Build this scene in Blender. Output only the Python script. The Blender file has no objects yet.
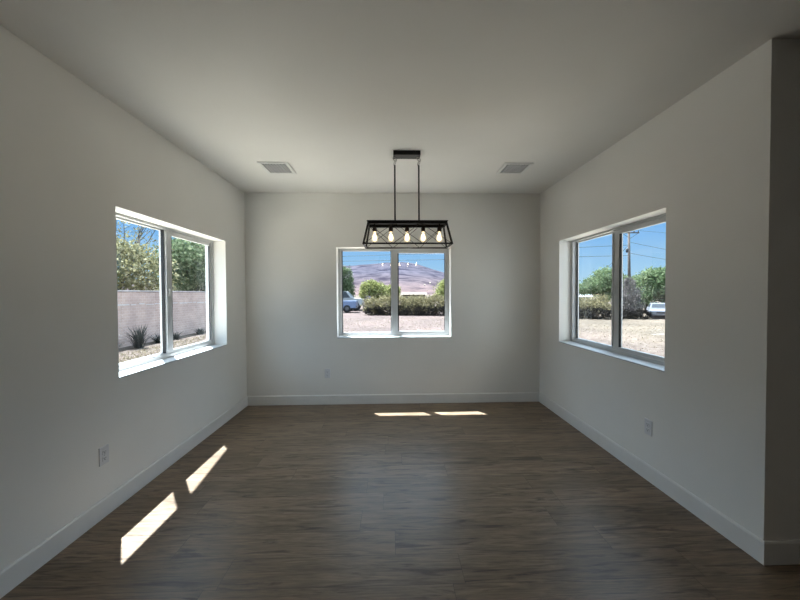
import bpy, bmesh, math, random
import numpy as np
from mathutils import Vector, Matrix, Quaternion

rnd = random.Random(7)
scene = bpy.context.scene
col = scene.collection
PI = math.pi

# ------------------------------------------------------------------ dimensions (metres)
H = 2.74                      # ceiling height
XL, XR, D = -1.873, 1.965, 4.295
YE = 1.665                    # near end of the right wall
WT = 0.22                     # wall thickness
SILL, HEAD = 0.871, 2.044
WW = 1.49                     # window opening width
BBH, BBT = 0.121, 0.014
GZ = -0.30                    # outside ground level
YR, XFAR = -3.6, 5.2          # unseen rear and side limits of the open plan room

# ------------------------------------------------------------------ helpers
def link(o, parent=None):
    col.objects.link(o)
    if parent is not None:
        o.parent = parent
    return o

def mesh_obj(name, bm, mats, parent=None, smooth=False):
    me = bpy.data.meshes.new(name)
    bm.normal_update()
    bm.to_mesh(me); bm.free()
    for m in (mats if isinstance(mats, (list, tuple)) else [mats]):
        me.materials.append(m)
    if smooth:
        for p in me.polygons: p.use_smooth = True
    return link(bpy.data.objects.new(name, me), parent)

def np_mesh(name, verts, faces, mats, parent=None, midx=None, smooth=False):
    me = bpy.data.meshes.new(name)
    verts = np.asarray(verts, dtype=np.float32); faces = np.asarray(faces, dtype=np.int32)
    n = faces.shape[1]
    me.vertices.add(len(verts)); me.vertices.foreach_set('co', verts.ravel())
    me.loops.add(faces.size); me.loops.foreach_set('vertex_index', faces.ravel())
    me.polygons.add(len(faces))
    me.polygons.foreach_set('loop_start', np.arange(0, faces.size, n, dtype=np.int32))
    me.polygons.foreach_set('loop_total', np.full(len(faces), n, dtype=np.int32))
    if midx is not None: me.polygons.foreach_set('material_index', np.asarray(midx, dtype=np.int32))
    if smooth: me.polygons.foreach_set('use_smooth', np.ones(len(faces), dtype=bool))
    me.update(calc_edges=True); me.validate()
    for m in (mats if isinstance(mats, (list, tuple)) else [mats]):
        me.materials.append(m)
    return link(bpy.data.objects.new(name, me), parent)

def empty(name, loc=(0, 0, 0), rz=0.0):
    o = bpy.data.objects.new(name, None)
    o.empty_display_size = 0.1
    o.location = loc; o.rotation_euler = (0, 0, rz)
    return link(o)

def tag(o, label=None, cat=None, group=None, kind=None):
    if label: o['label'] = label
    if cat: o['category'] = cat
    if group: o['group'] = group
    if kind: o['kind'] = kind
    return o

def bx(bm, x0, x1, y0, y1, z0, z1, bevel=0.0):
    vs = [bm.verts.new((x, y, z)) for z in (z0, z1) for y in (y0, y1) for x in (x0, x1)]
    fs = []
    for f in ((0, 2, 3, 1), (4, 5, 7, 6), (0, 1, 5, 4), (2, 6, 7, 3), (0, 4, 6, 2), (1, 3, 7, 5)):
        fs.append(bm.faces.new([vs[i] for i in f]))
    if bevel > 0:
        es = list({e for f in fs for e in f.edges})
        bmesh.ops.bevel(bm, geom=es, offset=bevel, segments=2, affect='EDGES', profile=0.5)

def box(name, m, parent, x0, x1, y0, y1, z0, z1, bevel=0.0):
    bm = bmesh.new(); bx(bm, x0, x1, y0, y1, z0, z1, bevel)
    return mesh_obj(name, bm, m, parent)

def tube(bm, a, b, r0, r1=None, seg=10, caps=True):
    a, b = Vector(a), Vector(b); r1 = r0 if r1 is None else r1
    d = (b - a).normalized()
    u = d.orthogonal().normalized(); w = d.cross(u)
    ra = [bm.verts.new(a + (u * math.cos(t) + w * math.sin(t)) * r0) for t in [2 * PI * i / seg for i in range(seg)]]
    rb = [bm.verts.new(b + (u * math.cos(t) + w * math.sin(t)) * r1) for t in [2 * PI * i / seg for i in range(seg)]]
    for i in range(seg):
        bm.faces.new((ra[i], ra[(i + 1) % seg], rb[(i + 1) % seg], rb[i]))
    if caps:
        bm.faces.new(ra[::-1]); bm.faces.new(rb)

def bar(bm, a, b, w):          # square section bar
    a, b = Vector(a), Vector(b)
    d = (b - a).normalized()
    u = d.cross(Vector((0, 0, 1)))
    if u.length < 1e-3: u = Vector((1, 0, 0))
    u.normalize(); v = d.cross(u).normalized()
    h = w / 2
    a = a - d * h; b = b + d * h
    q = [(-h, -h), (h, -h), (h, h), (-h, h)]
    ra = [bm.verts.new(a + u * i + v * j) for i, j in q]; rb = [bm.verts.new(b + u * i + v * j) for i, j in q]
    for i in range(4): bm.faces.new((ra[i], ra[(i + 1) % 4], rb[(i + 1) % 4], rb[i]))
    bm.faces.new(ra[::-1]); bm.faces.new(rb)

def lathe(bm, prof, c=(0, 0, 0), seg=16, axis='z'):
    c = Vector(c); rings = []
    for r, z in prof:
        ring = []
        for i in range(seg):
            t = 2 * PI * i / seg
            p = Vector((r * math.cos(t), r * math.sin(t), z))
            if axis == 'y': p = Vector((p.x, p.z, p.y))
            ring.append(bm.verts.new(c + p))
        rings.append(ring)
    for a, b in zip(rings, rings[1:]):
        for i in range(seg): bm.faces.new((a[i], a[(i + 1) % seg], b[(i + 1) % seg], b[i]))
    bm.faces.new(rings[0][::-1]); bm.faces.new(rings[-1])

def torus(bm, c, R, r, nrm, sc=(1, 1), S=20, s=8):
    c = Vector(c); n = Vector(nrm).normalized(); u = n.orthogonal().normalized(); w = n.cross(u)
    if abs(u.z) > abs(w.z): u, w = w, u
    vs = []
    for i in range(S):
        t = 2 * PI * i / S
        dirv = u * math.cos(t) * sc[0] + w * math.sin(t) * sc[1]
        rad = (u * math.cos(t) + w * math.sin(t))
        vs.append([bm.verts.new(c + dirv * R + (rad * math.cos(p) + n * math.sin(p)) * r) for p in [2 * PI * j / s for j in range(s)]])
    for i in range(S):
        for j in range(s):
            bm.faces.new((vs[i][j], vs[(i + 1) % S][j], vs[(i + 1) % S][(j + 1) % s], vs[i][(j + 1) % s]))

# ------------------------------------------------------------------ materials
def new_mat(name):
    m = bpy.data.materials.new(name); m.use_nodes = True
    nt = m.node_tree
    b = nt.nodes['Principled BSDF']
    return m, nt, b

def N(nt, typ, **kw):
    n = nt.nodes.new(typ)
    for k, v in kw.items(): setattr(n, k, v)
    return n

def ramp(nt, stops):
    r = N(nt, 'ShaderNodeValToRGB')
    el = r.color_ramp.elements
    while len(el) < len(stops): el.new(0.5)
    for e, (p, c) in zip(el, stops):
        e.position = p; e.color = (*c, 1)
    return r

def noisy(name, c0, c1, scale=4.0, rough=0.8, bump=0.0, bump_scale=None, detail=6, metallic=0.0, stretch=None, lo=.35, hi=.65, spec=0.3):
    m, nt, b = new_mat(name)
    tc = N(nt, 'ShaderNodeTexCoord'); mp = N(nt, 'ShaderNodeMapping')
    if stretch: mp.inputs['Scale'].default_value = stretch
    nz = N(nt, 'ShaderNodeTexNoise'); nz.inputs['Scale'].default_value = scale; nz.inputs['Detail'].default_value = detail
    r = ramp(nt, [(lo, c0), (hi, c1)])
    L = nt.links.new
    L(tc.outputs['Object'], mp.inputs['Vector']); L(mp.outputs[0], nz.inputs['Vector'])
    L(nz.outputs['Fac'], r.inputs[0]); L(r.outputs[0], b.inputs['Base Color'])
    b.inputs['Roughness'].default_value = rough; b.inputs['Metallic'].default_value = metallic
    b.inputs['Specular IOR Level'].default_value = spec
    if bump:
        n2 = N(nt, 'ShaderNodeTexNoise'); n2.inputs['Scale'].default_value = bump_scale or scale * 4; n2.inputs['Detail'].default_value = 4
        bp = N(nt, 'ShaderNodeBump'); bp.inputs['Strength'].default_value = bump; bp.inputs['Distance'].default_value = 0.01
        L(mp.outputs[0], n2.inputs['Vector']); L(n2.outputs['Fac'], bp.inputs['Height']); L(bp.outputs[0], b.inputs['Normal'])
    return m

def plain(name, c, rough=0.5, metallic=0.0, spec=0.4, var=0.06):
    return noisy(name, tuple(x * (1 - var) for x in c), tuple(x * (1 + var) for x in c), 6.0, rough, metallic=metallic, spec=spec)

M = {}
OS = 0.93                     # outside colours are kept dark so that sun and rooms balance in one exposure
def dim(c, k=OS): return tuple(x * k for x in c)
M['wall'] = noisy('wall_paint', (.84, .825, .785), (.87, .855, .815), 1.5, .75, bump=.10, bump_scale=160, spec=.15)
M['ceiling'] = noisy('ceiling_paint', (.78, .76, .72), (.81, .79, .75), 1.5, .85, bump=.06, bump_scale=140, spec=.1)
M['trim'] = plain('trim_paint', (.80, .79, .765), .42, spec=.35, var=.02)
M['vinyl'] = plain('window_vinyl', (.56, .57, .57), .35, spec=.4, var=.015)
M['shade_strip'] = plain('shade_grille_black', (.015, .016, .018), .6)  # near-black for painted shade on the sashes; car grilles share it
M['sillpaint'] = plain('sill_paint', (.54, .55, .55), .5, var=.02)
M['black'] = noisy('black_metal', (.006, .006, .0065), (.012, .011, .011), 30, .45, metallic=.3)
M['dark_wire'] = noisy('dark_wire', (.012, .010, .009), (.02, .017, .015), 30, .5, metallic=.2)
M['chrome'] = plain('worn_steel_ring', (.35, .34, .32), .3, metallic=.9)
M['socket'] = noisy('socket_brown', (.012, .006, .005), (.02, .010, .008), 20, .5)
M['plate'] = plain('outlet_white', (.74, .74, .75), .35, var=.015)
M['slot'] = plain('outlet_slot', (.03, .03, .03), .6)
M['screw'] = plain('screw_steel', (.5, .5, .5), .35, metallic=.8)
M['vent'] = plain('vent_white', (.74, .735, .71), .5, var=.02)
M['vent_slat'] = plain('vent_slat_grey', (.58, .58, .58), .5, var=.03)
M['vent_dark'] = plain('vent_cavity', (.03, .03, .032), .8)

def floor_material():
    m, nt, b = new_mat('wood_plank_floor')
    L = nt.links.new
    tc = N(nt, 'ShaderNodeTexCoord'); mp = N(nt, 'ShaderNodeMapping')
    mp.inputs['Location'].default_value = (0.62, -0.076 + 0.19 * 20, 0)
    L(tc.outputs['Object'], mp.inputs['Vector'])
    br = N(nt, 'ShaderNodeTexBrick'); br.offset = 0; br.squash = 1
    br.inputs['Scale'].default_value = 1; br.inputs['Brick Width'].default_value = 1.22; br.inputs['Row Height'].default_value = .19
    br.inputs['Mortar Size'].default_value = .0009; br.inputs['Mortar Smooth'].default_value = .2
    br.inputs['Color1'].default_value = (0, 0, 0, 1); br.inputs['Color2'].default_value = (1, 1, 1, 1); br.inputs['Mortar'].default_value = (.5, .5, .5, 1)
    sp0 = N(nt, 'ShaderNodeSeparateXYZ'); L(mp.outputs[0], sp0.inputs[0])
    dv = N(nt, 'ShaderNodeMath', operation='DIVIDE'); dv.inputs[1].default_value = .19; L(sp0.outputs['Y'], dv.inputs[0])
    fl = N(nt, 'ShaderNodeMath', operation='FLOOR'); L(dv.outputs[0], fl.inputs[0])
    wn = N(nt, 'ShaderNodeTexWhiteNoise', noise_dimensions='1D'); L(fl.outputs[0], wn.inputs['W'])
    sh = N(nt, 'ShaderNodeMath', operation='MULTIPLY_ADD'); sh.inputs[1].default_value = 1.22; L(wn.outputs['Value'], sh.inputs[0]); L(sp0.outputs['X'], sh.inputs[2])
    cb0 = N(nt, 'ShaderNodeCombineXYZ'); L(sh.outputs[0], cb0.inputs['X']); L(sp0.outputs['Y'], cb0.inputs['Y'])
    L(cb0.outputs[0], br.inputs['Vector'])
    off = N(nt, 'ShaderNodeCombineXYZ'); mul = N(nt, 'ShaderNodeMath', operation='MULTIPLY'); mul.inputs[1].default_value = 37.0
    L(br.outputs['Color'], mul.inputs[0]); L(mul.outputs[0], off.inputs['Z']); L(mul.outputs[0], off.inputs['X'])
    add = N(nt, 'ShaderNodeVectorMath', operation='ADD'); L(mp.outputs[0], add.inputs[0]); L(off.outputs[0], add.inputs[1])
    def grain(sx, sy, scale, detail, dist):
        g = N(nt, 'ShaderNodeMapping'); g.inputs['Scale'].default_value = (sx, sy, 1); L(add.outputs[0], g.inputs['Vector'])
        n = N(nt, 'ShaderNodeTexNoise'); n.inputs['Scale'].default_value = scale; n.inputs['Detail'].default_value = detail
        n.inputs['Distortion'].default_value = dist; n.inputs['Roughness'].default_value = .62
        L(g.outputs[0], n.inputs['Vector']); return n
    big = grain(1.4, 9, 1.5, 7, 1.2); fine = grain(4.5, 75, 1.6, 5, .4); streak = grain(1.7, 17, 1.25, 9, 1.8)
    r1 = ramp(nt, [(.25, (.136, .093, .057)), (.5, (.220, .156, .101)), (.78, (.31, .226, .153))])
    L(big.outputs['Fac'], r1.inputs[0])
    r2 = ramp(nt, [(.32, (.68, .68, .68)), (.68, (1.18, 1.18, 1.18))]); L(fine.outputs['Fac'], r2.inputs[0])
    r3 = ramp(nt, [(.52, (1, 1, 1)), (.66, (.40, .38, .37))]); L(streak.outputs['Fac'], r3.inputs[0])
    r4 = ramp(nt, [(0, (.84, .83, .82)), (1, (1.12, 1.12, 1.13))]); L(br.outputs['Color'], r4.inputs[0])
    c = r1.outputs[0]
    for r in (r2, r3, r4):
        mx = N(nt, 'ShaderNodeMix', data_type='RGBA', blend_type='MULTIPLY'); mx.inputs[0].default_value = 1
        L(c, mx.inputs[6]); L(r.outputs[0], mx.inputs[7]); c = mx.outputs[2]
    mx = N(nt, 'ShaderNodeMix', data_type='RGBA'); L(br.outputs['Fac'], mx.inputs[0]); L(c, mx.inputs[6]); mx.inputs[7].default_value = (.03, .024, .02, 1)
    L(mx.outputs[2], b.inputs['Base Color'])
    rr = ramp(nt, [(.3, (.32, .32, .32)), (.7, (.44, .44, .44))]); L(fine.outputs['Fac'], rr.inputs[0]); L(rr.outputs[0], b.inputs['Roughness'])
    b.inputs['Specular IOR Level'].default_value = .39
    bp = N(nt, 'ShaderNodeBump'); bp.inputs['Strength'].default_value = .12; bp.inputs['Distance'].default_value = .004
    L(fine.outputs['Fac'], bp.inputs['Height']); L(bp.outputs[0], b.inputs['Normal'])
    return m
M['floor'] = floor_material()

def glass_material():
    m = bpy.data.materials.new('window_glass'); m.use_nodes = True; nt = m.node_tree; nt.nodes.clear()
    L = nt.links.new
    out = N(nt, 'ShaderNodeOutputMaterial'); mix = N(nt, 'ShaderNodeMixShader')
    tr = N(nt, 'ShaderNodeBsdfTransparent'); tr.inputs[0].default_value = (.925, .965, .945, 1)
    gl = N(nt, 'ShaderNodeBsdfGlossy'); gl.inputs['Roughness'].default_value = 0.0
    lw = N(nt, 'ShaderNodeLayerWeight'); lw.inputs['Blend'].default_value = .18
    ma = N(nt, 'ShaderNodeMath', operation='MULTIPLY_ADD'); ma.inputs[1].default_value = .8; ma.inputs[2].default_value = .075; ma.use_clamp = True
    L(lw.outputs['Fresnel'], ma.inputs[0]); L(ma.outputs[0], mix.inputs[0])
    L(tr.outputs[0], mix.inputs[1]); L(gl.outputs[0], mix.inputs[2]); L(mix.outputs[0], out.inputs['Surface'])
    return m
M['glass'] = glass_material()

def emission(name, c, s):
    m = bpy.data.materials.new(name); m.use_nodes = True; nt = m.node_tree; nt.nodes.clear()
    out = N(nt, 'ShaderNodeOutputMaterial'); e = N(nt, 'ShaderNodeEmission')
    e.inputs[0].default_value = (*c, 1); e.inputs[1].default_value = s
    nt.links.new(e.outputs[0], out.inputs[0]); return m
M['filament'] = emission('glowing_filament', (1.0, .80, .50), 24)

def bulb_material():
    m = bpy.data.materials.new('warm_bulb_glass'); m.use_nodes = True; nt = m.node_tree; nt.nodes.clear()
    L = nt.links.new
    out = N(nt, 'ShaderNodeOutputMaterial')
    tr = N(nt, 'ShaderNodeBsdfTransparent'); e = N(nt, 'ShaderNodeEmission'); gl = N(nt, 'ShaderNodeBsdfGlossy')
    gl.inputs['Roughness'].default_value = .05
    e.inputs[0].default_value = (1, .74, .40, 1)
    geo = N(nt, 'ShaderNodeLayerWeight'); geo.inputs[0].default_value = .5
    inv = N(nt, 'ShaderNodeMath', operation='SUBTRACT'); inv.inputs[0].default_value = 1; L(geo.outputs['Facing'], inv.inputs[1])
    pw = N(nt, 'ShaderNodeMath', operation='POWER'); pw.inputs[1].default_value = 2.0; L(inv.outputs[0], pw.inputs[0])
    ms = N(nt, 'ShaderNodeMath', operation='MULTIPLY_ADD'); ms.inputs[1].default_value = 1.0; ms.inputs[2].default_value = .08; L(pw.outputs[0], ms.inputs[0])
    L(ms.outputs[0], e.inputs[1])
    add = N(nt, 'ShaderNodeAddShader'); mix = N(nt, 'ShaderNodeMixShader'); mix.inputs[0].default_value = .06
    L(tr.outputs[0], add.inputs[0]); L(e.outputs[0], add.inputs[1])
    L(add.outputs[0], mix.inputs[1]); L(gl.outputs[0], mix.inputs[2]); L(mix.outputs[0], out.inputs[0])
    return m
M['bulb'] = bulb_material()

def leaf_material(name, c0, c1, c2, trans=.35):
    m = bpy.data.materials.new(name); m.use_nodes = True; nt = m.node_tree; nt.nodes.clear()
    L = nt.links.new
    out = N(nt, 'ShaderNodeOutputMaterial')
    geo = N(nt, 'ShaderNodeNewGeometry')
    r = ramp(nt, [(0, c0), (.5, c1), (1, c2)]); L(geo.outputs['Random Per Island'], r.inputs[0])
    d = N(nt, 'ShaderNodeBsdfDiffuse'); t = N(nt, 'ShaderNodeBsdfTranslucent'); mx = N(nt, 'ShaderNodeMixShader'); mx.inputs[0].default_value = trans
    L(r.outputs[0], d.inputs[0]); L(r.outputs[0], t.inputs[0]); L(d.outputs[0], mx.inputs[1]); L(t.outputs[0], mx.inputs[2]); L(mx.outputs[0], out.inputs[0])
    return m
M['leaf_yellow'] = leaf_material('yellow_green_leaves', dim((0.1, 0.1, 0.055)), dim((0.19, 0.18, 0.09)), dim((0.34, 0.32, 0.2)))
M['leaf_green'] = leaf_material('green_leaves', dim((0.05, 0.075, 0.038)), dim((0.11, 0.15, 0.075)), dim((0.23, 0.27, 0.16)))
M['leaf_light'] = leaf_material('light_green_leaves', dim((0.13, 0.15, 0.045)), dim((0.23, 0.24, 0.085)), dim((0.36, 0.36, 0.17)))
M['leaf_bright'] = leaf_material('mid_green_leaves', dim((0.065, 0.1, 0.05)), dim((0.13, 0.18, 0.085)), dim((0.24, 0.28, 0.16)))
M['leaf_olive'] = leaf_material('olive_dry_leaves', dim((0.085, 0.075, 0.042)), dim((0.19, 0.165, 0.085)), dim((0.31, 0.27, 0.16)))
M['leaf_grey'] = leaf_material('grey_dry_twigs', dim((0.076, 0.068, 0.068)), dim((0.153, 0.136, 0.128)), dim((0.255, 0.230, 0.212)))
M['leaf_mauve'] = leaf_material('mauve_dry_twigs', dim((0.112, 0.098, 0.119)), dim((0.182, 0.161, 0.182)), dim((0.238, 0.217, 0.224)))
M['leaf_dark'] = leaf_material('dark_spiky_leaves', dim((.018, .020, .018)), dim((.04, .042, .038)), dim((.08, .08, .07)), .15)
M['leaf_shade'] = leaf_material('shade_painted_leaves', dim((.006, .006, .006)), dim((.016, .014, .013)), dim((.042, .037, .033)), .1)  # near-black leaf colour paints the shade low in hedges and shrub
M['leaf_tan'] = leaf_material('dry_grass_blades', dim((0.130, 0.104, 0.065)), dim((0.208, 0.169, 0.111)), dim((0.299, 0.254, 0.182)))
M['bark'] = noisy('bark', dim((.03, .026, .022)), dim((.07, .06, .052)), 8, .9, bump=.4)
M['pole'] = noisy('weathered_pole', dim((.05, .042, .036)), dim((.10, .085, .075)), 5, .9, stretch=(6, 6, .6))
M['cable'] = plain('black_cable', dim((.02, .024, .03)), .7)
M['stucco'] = noisy('stucco', (.36, .33, .29), (.42, .39, .34), 6, .9, bump=.3, bump_scale=60)
M['roof'] = noisy('shingle', (.12, .11, .10), (.18, .165, .15), 8, .9)
M['fascia'] = plain('fascia_paint', (.5, .49, .46), .6)
M['concrete'] = noisy('white_concrete', (.315, .262, .20), (.36, .30, .233), 3, .85)  # for the added bounce slab, shared by the hillside buildings
M['bounce_pale'] = noisy('bounce_pale', (.68, .59, .46), (.74, .65, .52), 3, .85)  # brighter colour for the added slab on the left
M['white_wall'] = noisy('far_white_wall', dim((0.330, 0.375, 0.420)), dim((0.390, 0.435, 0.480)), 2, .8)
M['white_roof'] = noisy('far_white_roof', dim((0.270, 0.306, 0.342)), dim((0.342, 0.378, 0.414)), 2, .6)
M['tan_wall'] = noisy('far_tan_wall', dim((.12, .10, .08)), dim((.15, .125, .10)), 2, .9)
M['tan_roof'] = noisy('far_tan_roof', dim((0.128, 0.100, 0.072)), dim((0.160, 0.128, 0.096)), 2, .8)
M['blue_paint'] = plain('pale_blue_paint', dim((0.111, 0.145, 0.230)), .35, spec=.5)
M['grey_paint'] = plain('pale_grey_paint', dim((0.125, 0.131, 0.150)), .35, spec=.5)
M['white_paint'] = plain('white_car_paint', dim((0.272, 0.272, 0.264)), .35, spec=.5)
M['car_glass'] = plain('dark_car_glass', (.012, .015, .018), .35, spec=.3)
M['tyre'] = plain('tyre_rubber', (.008, .008, .009), .8)
M['hub'] = plain('wheel_hub', dim((.09, .09, .095)), .4, metallic=.5)
M['lamp_lens'] = plain('lamp_lens', dim((.16, .17, .18)), .2)
M['red_lens'] = plain('red_lens', dim((.14, .02, .015)), .3)
M['bumper'] = plain('bumper_steel', dim((.09, .09, .095)), .4, metallic=.3)
M['rock'] = noisy('pale_rock', dim((.10, .09, .085)), dim((.20, .185, .175)), 5, .9, bump=.4)

def ground_material():
    m, nt, b = new_mat('gravel_ground'); L = nt.links.new
    tc = N(nt, 'ShaderNodeTexCoord')
    n1 = N(nt, 'ShaderNodeTexNoise'); n1.inputs['Scale'].default_value = .35; n1.inputs['Detail'].default_value = 5
    n2 = N(nt, 'ShaderNodeTexNoise'); n2.inputs['Scale'].default_value = 5.5; n2.inputs['Detail'].default_value = 8; n2.inputs['Roughness'].default_value = .75
    L(tc.outputs['Object'], n1.inputs['Vector']); L(tc.outputs['Object'], n2.inputs['Vector'])
    sep = N(nt, 'ShaderNodeSeparateXYZ'); L(tc.outputs['Object'], sep.inputs[0])
    # pinkish gravel behind the house, tan and sandy on both sides
    mr = N(nt, 'ShaderNodeMapRange'); mr.inputs['From Min'].default_value = 5.0; mr.inputs['From Max'].default_value = 11.0
    ab = N(nt, 'ShaderNodeMath', operation='ABSOLUTE'); L(sep.outputs['X'], ab.inputs[0]); L(ab.outputs[0], mr.inputs['Value'])
    pink = ramp(nt, [(.36, dim((.085, .058, .050), .62)), (.5, dim((.150, .108, .096), .62)), (.62, dim((.215, .175, .160), .62))])
    tan = ramp(nt, [(.36, dim((.085, .064, .046), .62)), (.5, dim((.150, .118, .088), .62)), (.62, dim((.21, .175, .135), .62))])
    L(n2.outputs['Fac'], pink.inputs[0]); L(n2.outputs['Fac'], tan.inputs[0])
    mx = N(nt, 'ShaderNodeMix', data_type='RGBA'); L(mr.outputs[0], mx.inputs[0]); L(pink.outputs[0], mx.inputs[6]); L(tan.outputs[0], mx.inputs[7])
    r = ramp(nt, [(.35, (.82, .82, .82)), (.65, (1.12, 1.1, 1.08))]); L(n1.outputs['Fac'], r.inputs[0])
    m2 = N(nt, 'ShaderNodeMix', data_type='RGBA', blend_type='MULTIPLY'); m2.inputs[0].default_value = 1
    L(mx.outputs[2], m2.inputs[6]); L(r.outputs[0], m2.inputs[7]); L(m2.outputs[2], b.inputs['Base Color'])
    b.inputs['Roughness'].default_value = .95; b.inputs['Specular IOR Level'].default_value = .1
    bp = N(nt, 'ShaderNodeBump'); bp.inputs['Strength'].default_value = .6; bp.inputs['Distance'].default_value = .06
    L(n2.outputs['Fac'], bp.inputs['Height']); L(bp.outputs[0], b.inputs['Normal'])
    return m
M['ground'] = ground_material()

def hill_material():
    m, nt, b = new_mat('desert_hillside'); L = nt.links.new
    tc = N(nt, 'ShaderNodeTexCoord'); sep = N(nt, 'ShaderNodeSeparateXYZ'); L(tc.outputs['Object'], sep.inputs[0])
    mp = N(nt, 'ShaderNodeMapping'); mp.inputs['Scale'].default_value = (.6, .6, 2.2); L(tc.outputs['Object'], mp.inputs['Vector'])
    n = N(nt, 'ShaderNodeTexNoise'); n.inputs['Scale'].default_value = .035; n.inputs['Detail'].default_value = 9; n.inputs['Roughness'].default_value = .7
    L(mp.outputs[0], n.inputs['Vector'])
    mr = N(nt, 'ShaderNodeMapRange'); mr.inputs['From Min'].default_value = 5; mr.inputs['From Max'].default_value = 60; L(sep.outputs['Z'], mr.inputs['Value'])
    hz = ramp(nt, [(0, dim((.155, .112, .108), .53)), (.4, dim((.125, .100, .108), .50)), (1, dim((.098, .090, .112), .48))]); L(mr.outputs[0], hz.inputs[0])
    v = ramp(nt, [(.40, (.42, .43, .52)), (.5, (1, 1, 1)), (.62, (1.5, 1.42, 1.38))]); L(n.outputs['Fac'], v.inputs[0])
    mx = N(nt, 'ShaderNodeMix', data_type='RGBA', blend_type='MULTIPLY'); mx.inputs[0].default_value = 1
    L(hz.outputs[0], mx.inputs[6]); L(v.outputs[0], mx.inputs[7]); L(mx.outputs[2], b.inputs['Base Color'])
    b.inputs['Roughness'].default_value = 1; b.inputs['Specular IOR Level'].default_value = 0
    return m
M['hill'] = hill_material()

def slat_material():
    m, nt, b = new_mat('fence_slats'); L = nt.links.new
    tc = N(nt, 'ShaderNodeTexCoord'); mp = N(nt, 'ShaderNodeMapping'); L(tc.outputs['Object'], mp.inputs['Vector'])
    br = N(nt, 'ShaderNodeTexBrick'); br.offset = .5
    br.inputs['Scale'].default_value = 1; br.inputs['Brick Width'].default_value = .20; br.inputs['Row Height'].default_value = .1
    br.inputs['Mortar Size'].default_value = .008; br.inputs['Mortar Smooth'].default_value = .3
    br.inputs['Color1'].default_value = (.36, .262, .225, 1); br.inputs['Color2'].default_value = (.42, .31, .268, 1); br.inputs['Mortar'].default_value = (.47, .375, .335, 1)
    cx = N(nt, 'ShaderNodeSeparateXYZ'); cb = N(nt, 'ShaderNodeCombineXYZ'); L(mp.outputs[0], cx.inputs[0]); L(cx.outputs['Y'], cb.inputs['X']); L(cx.outputs['Z'], cb.inputs['Y'])
    L(cb.outputs[0], br.inputs['Vector'])
    n = N(nt, 'ShaderNodeTexNoise'); n.inputs['Scale'].default_value = 2.0; n.inputs['Detail'].default_value = 6; L(tc.outputs['Object'], n.inputs['Vector'])
    r = ramp(nt, [(.3, (.85, .85, .86)), (.7, (1.15, 1.14, 1.12))]); L(n.outputs['Fac'], r.inputs[0])
    mx = N(nt, 'ShaderNodeMix', data_type='RGBA', blend_type='MULTIPLY'); mx.inputs[0].default_value = 1
    L(br.outputs['Color'], mx.inputs[6]); L(r.outputs[0], mx.inputs[7]); L(mx.outputs[2], b.inputs['Base Color'])
    b.inputs['Roughness'].default_value = .95; b.inputs['Specular IOR Level'].default_value = .1
    bp = N(nt, 'ShaderNodeBump'); bp.inputs['Strength'].default_value = .5; bp.inputs['Distance'].default_value = .01
    L(br.outputs['Fac'], bp.inputs['Height']); bp.invert = True; L(bp.outputs[0], b.inputs['Normal'])
    return m
M['fence'] = slat_material()
M['fence_cap'] = noisy('fence_cap_block', dim((0.264, 0.231, 0.220)), dim((0.330, 0.297, 0.286)), 4, .9)
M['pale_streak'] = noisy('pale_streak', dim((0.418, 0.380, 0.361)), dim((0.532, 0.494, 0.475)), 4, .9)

# ------------------------------------------------------------------ room shell
def struct(o):
    o['kind'] = 'structure'; return o

def wall_with_hole(name, origin, rz, u0, u1, z0, z1, hole, mat_in, mat_out):
    """local x along the wall as seen from inside, local y outwards, local z up"""
    bm = bmesh.new()
    us = [u0, hole[0], hole[1], u1]; zs = [z0, hole[2], hole[3], z1]
    def grid(y, flip):
        g = [[bm.verts.new((u, y, z)) for z in zs] for u in us]
        for i in range(3):
            for j in range(3):
                if i == 1 and j == 1: continue
                f = [g[i][j], g[i + 1][j], g[i + 1][j + 1], g[i][j + 1]]
                fc = bm.faces.new(f if not flip else f[::-1]); fc.material_index = 1 if flip else 0
        return g
    a = grid(0, False); b = grid(WT, True)
    hs = [(1, 1), (2, 1), (2, 2), (1, 2)]
    for k in range(4):
        (i, j), (p, q) = hs[k], hs[(k + 1) % 4]
        bm.faces.new((a[i][j], a[p][q], b[p][q], b[i][j]))
    os_ = [(0, 0), (1, 0), (2, 0), (3, 0), (3, 1), (3, 2), (3, 3), (2, 3), (1, 3), (0, 3), (0, 2), (0, 1)]
    for k in range(12):
        (i, j), (p, q) = os_[k], os_[(k + 1) % 12]
        bm.faces.new((a[p][q], a[i][j], b[i][j], b[p][q]))
    bmesh.ops.recalc_face_normals(bm, faces=bm.faces)
    o = mesh_obj(name, bm, [mat_in, mat_out])
    o.location = origin; o.rotation_euler = (0, 0, rz)
    return struct(o)

hz = (SILL - .010, HEAD)
# left wall: local x -> +y, local y -> -x
wall_with_hole('wall_left', (XL, 0, 0), PI / 2, YR, D + WT, GZ, H, (2.306, 2.306 + WW, *hz), M['wall'], M['stucco'])
wall_with_hole('wall_back', (0, D, 0), 0, XL, XR, GZ, H, (-.705, -.705 + WW, *hz), M['wall'], M['stucco'])
# right wall: local x -> -y, local y -> +x
wall_with_hole('wall_right', (XR, 0, 0), -PI / 2, -(D + WT), -YE, GZ, H, (-3.797, -3.797 + WW, *hz), M['wall'], M['stucco'])
struct(box('wall_return', M['wall'], None, XR + WT, XFAR, YE, YE + WT, GZ, H))
struct(box('wall_side', M['wall'], None, XFAR, XFAR + WT, YR, YE + WT, GZ, H))
struct(box('wall_rear', M['wall'], None, XL, XFAR, YR - WT, YR, GZ, H))
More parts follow.
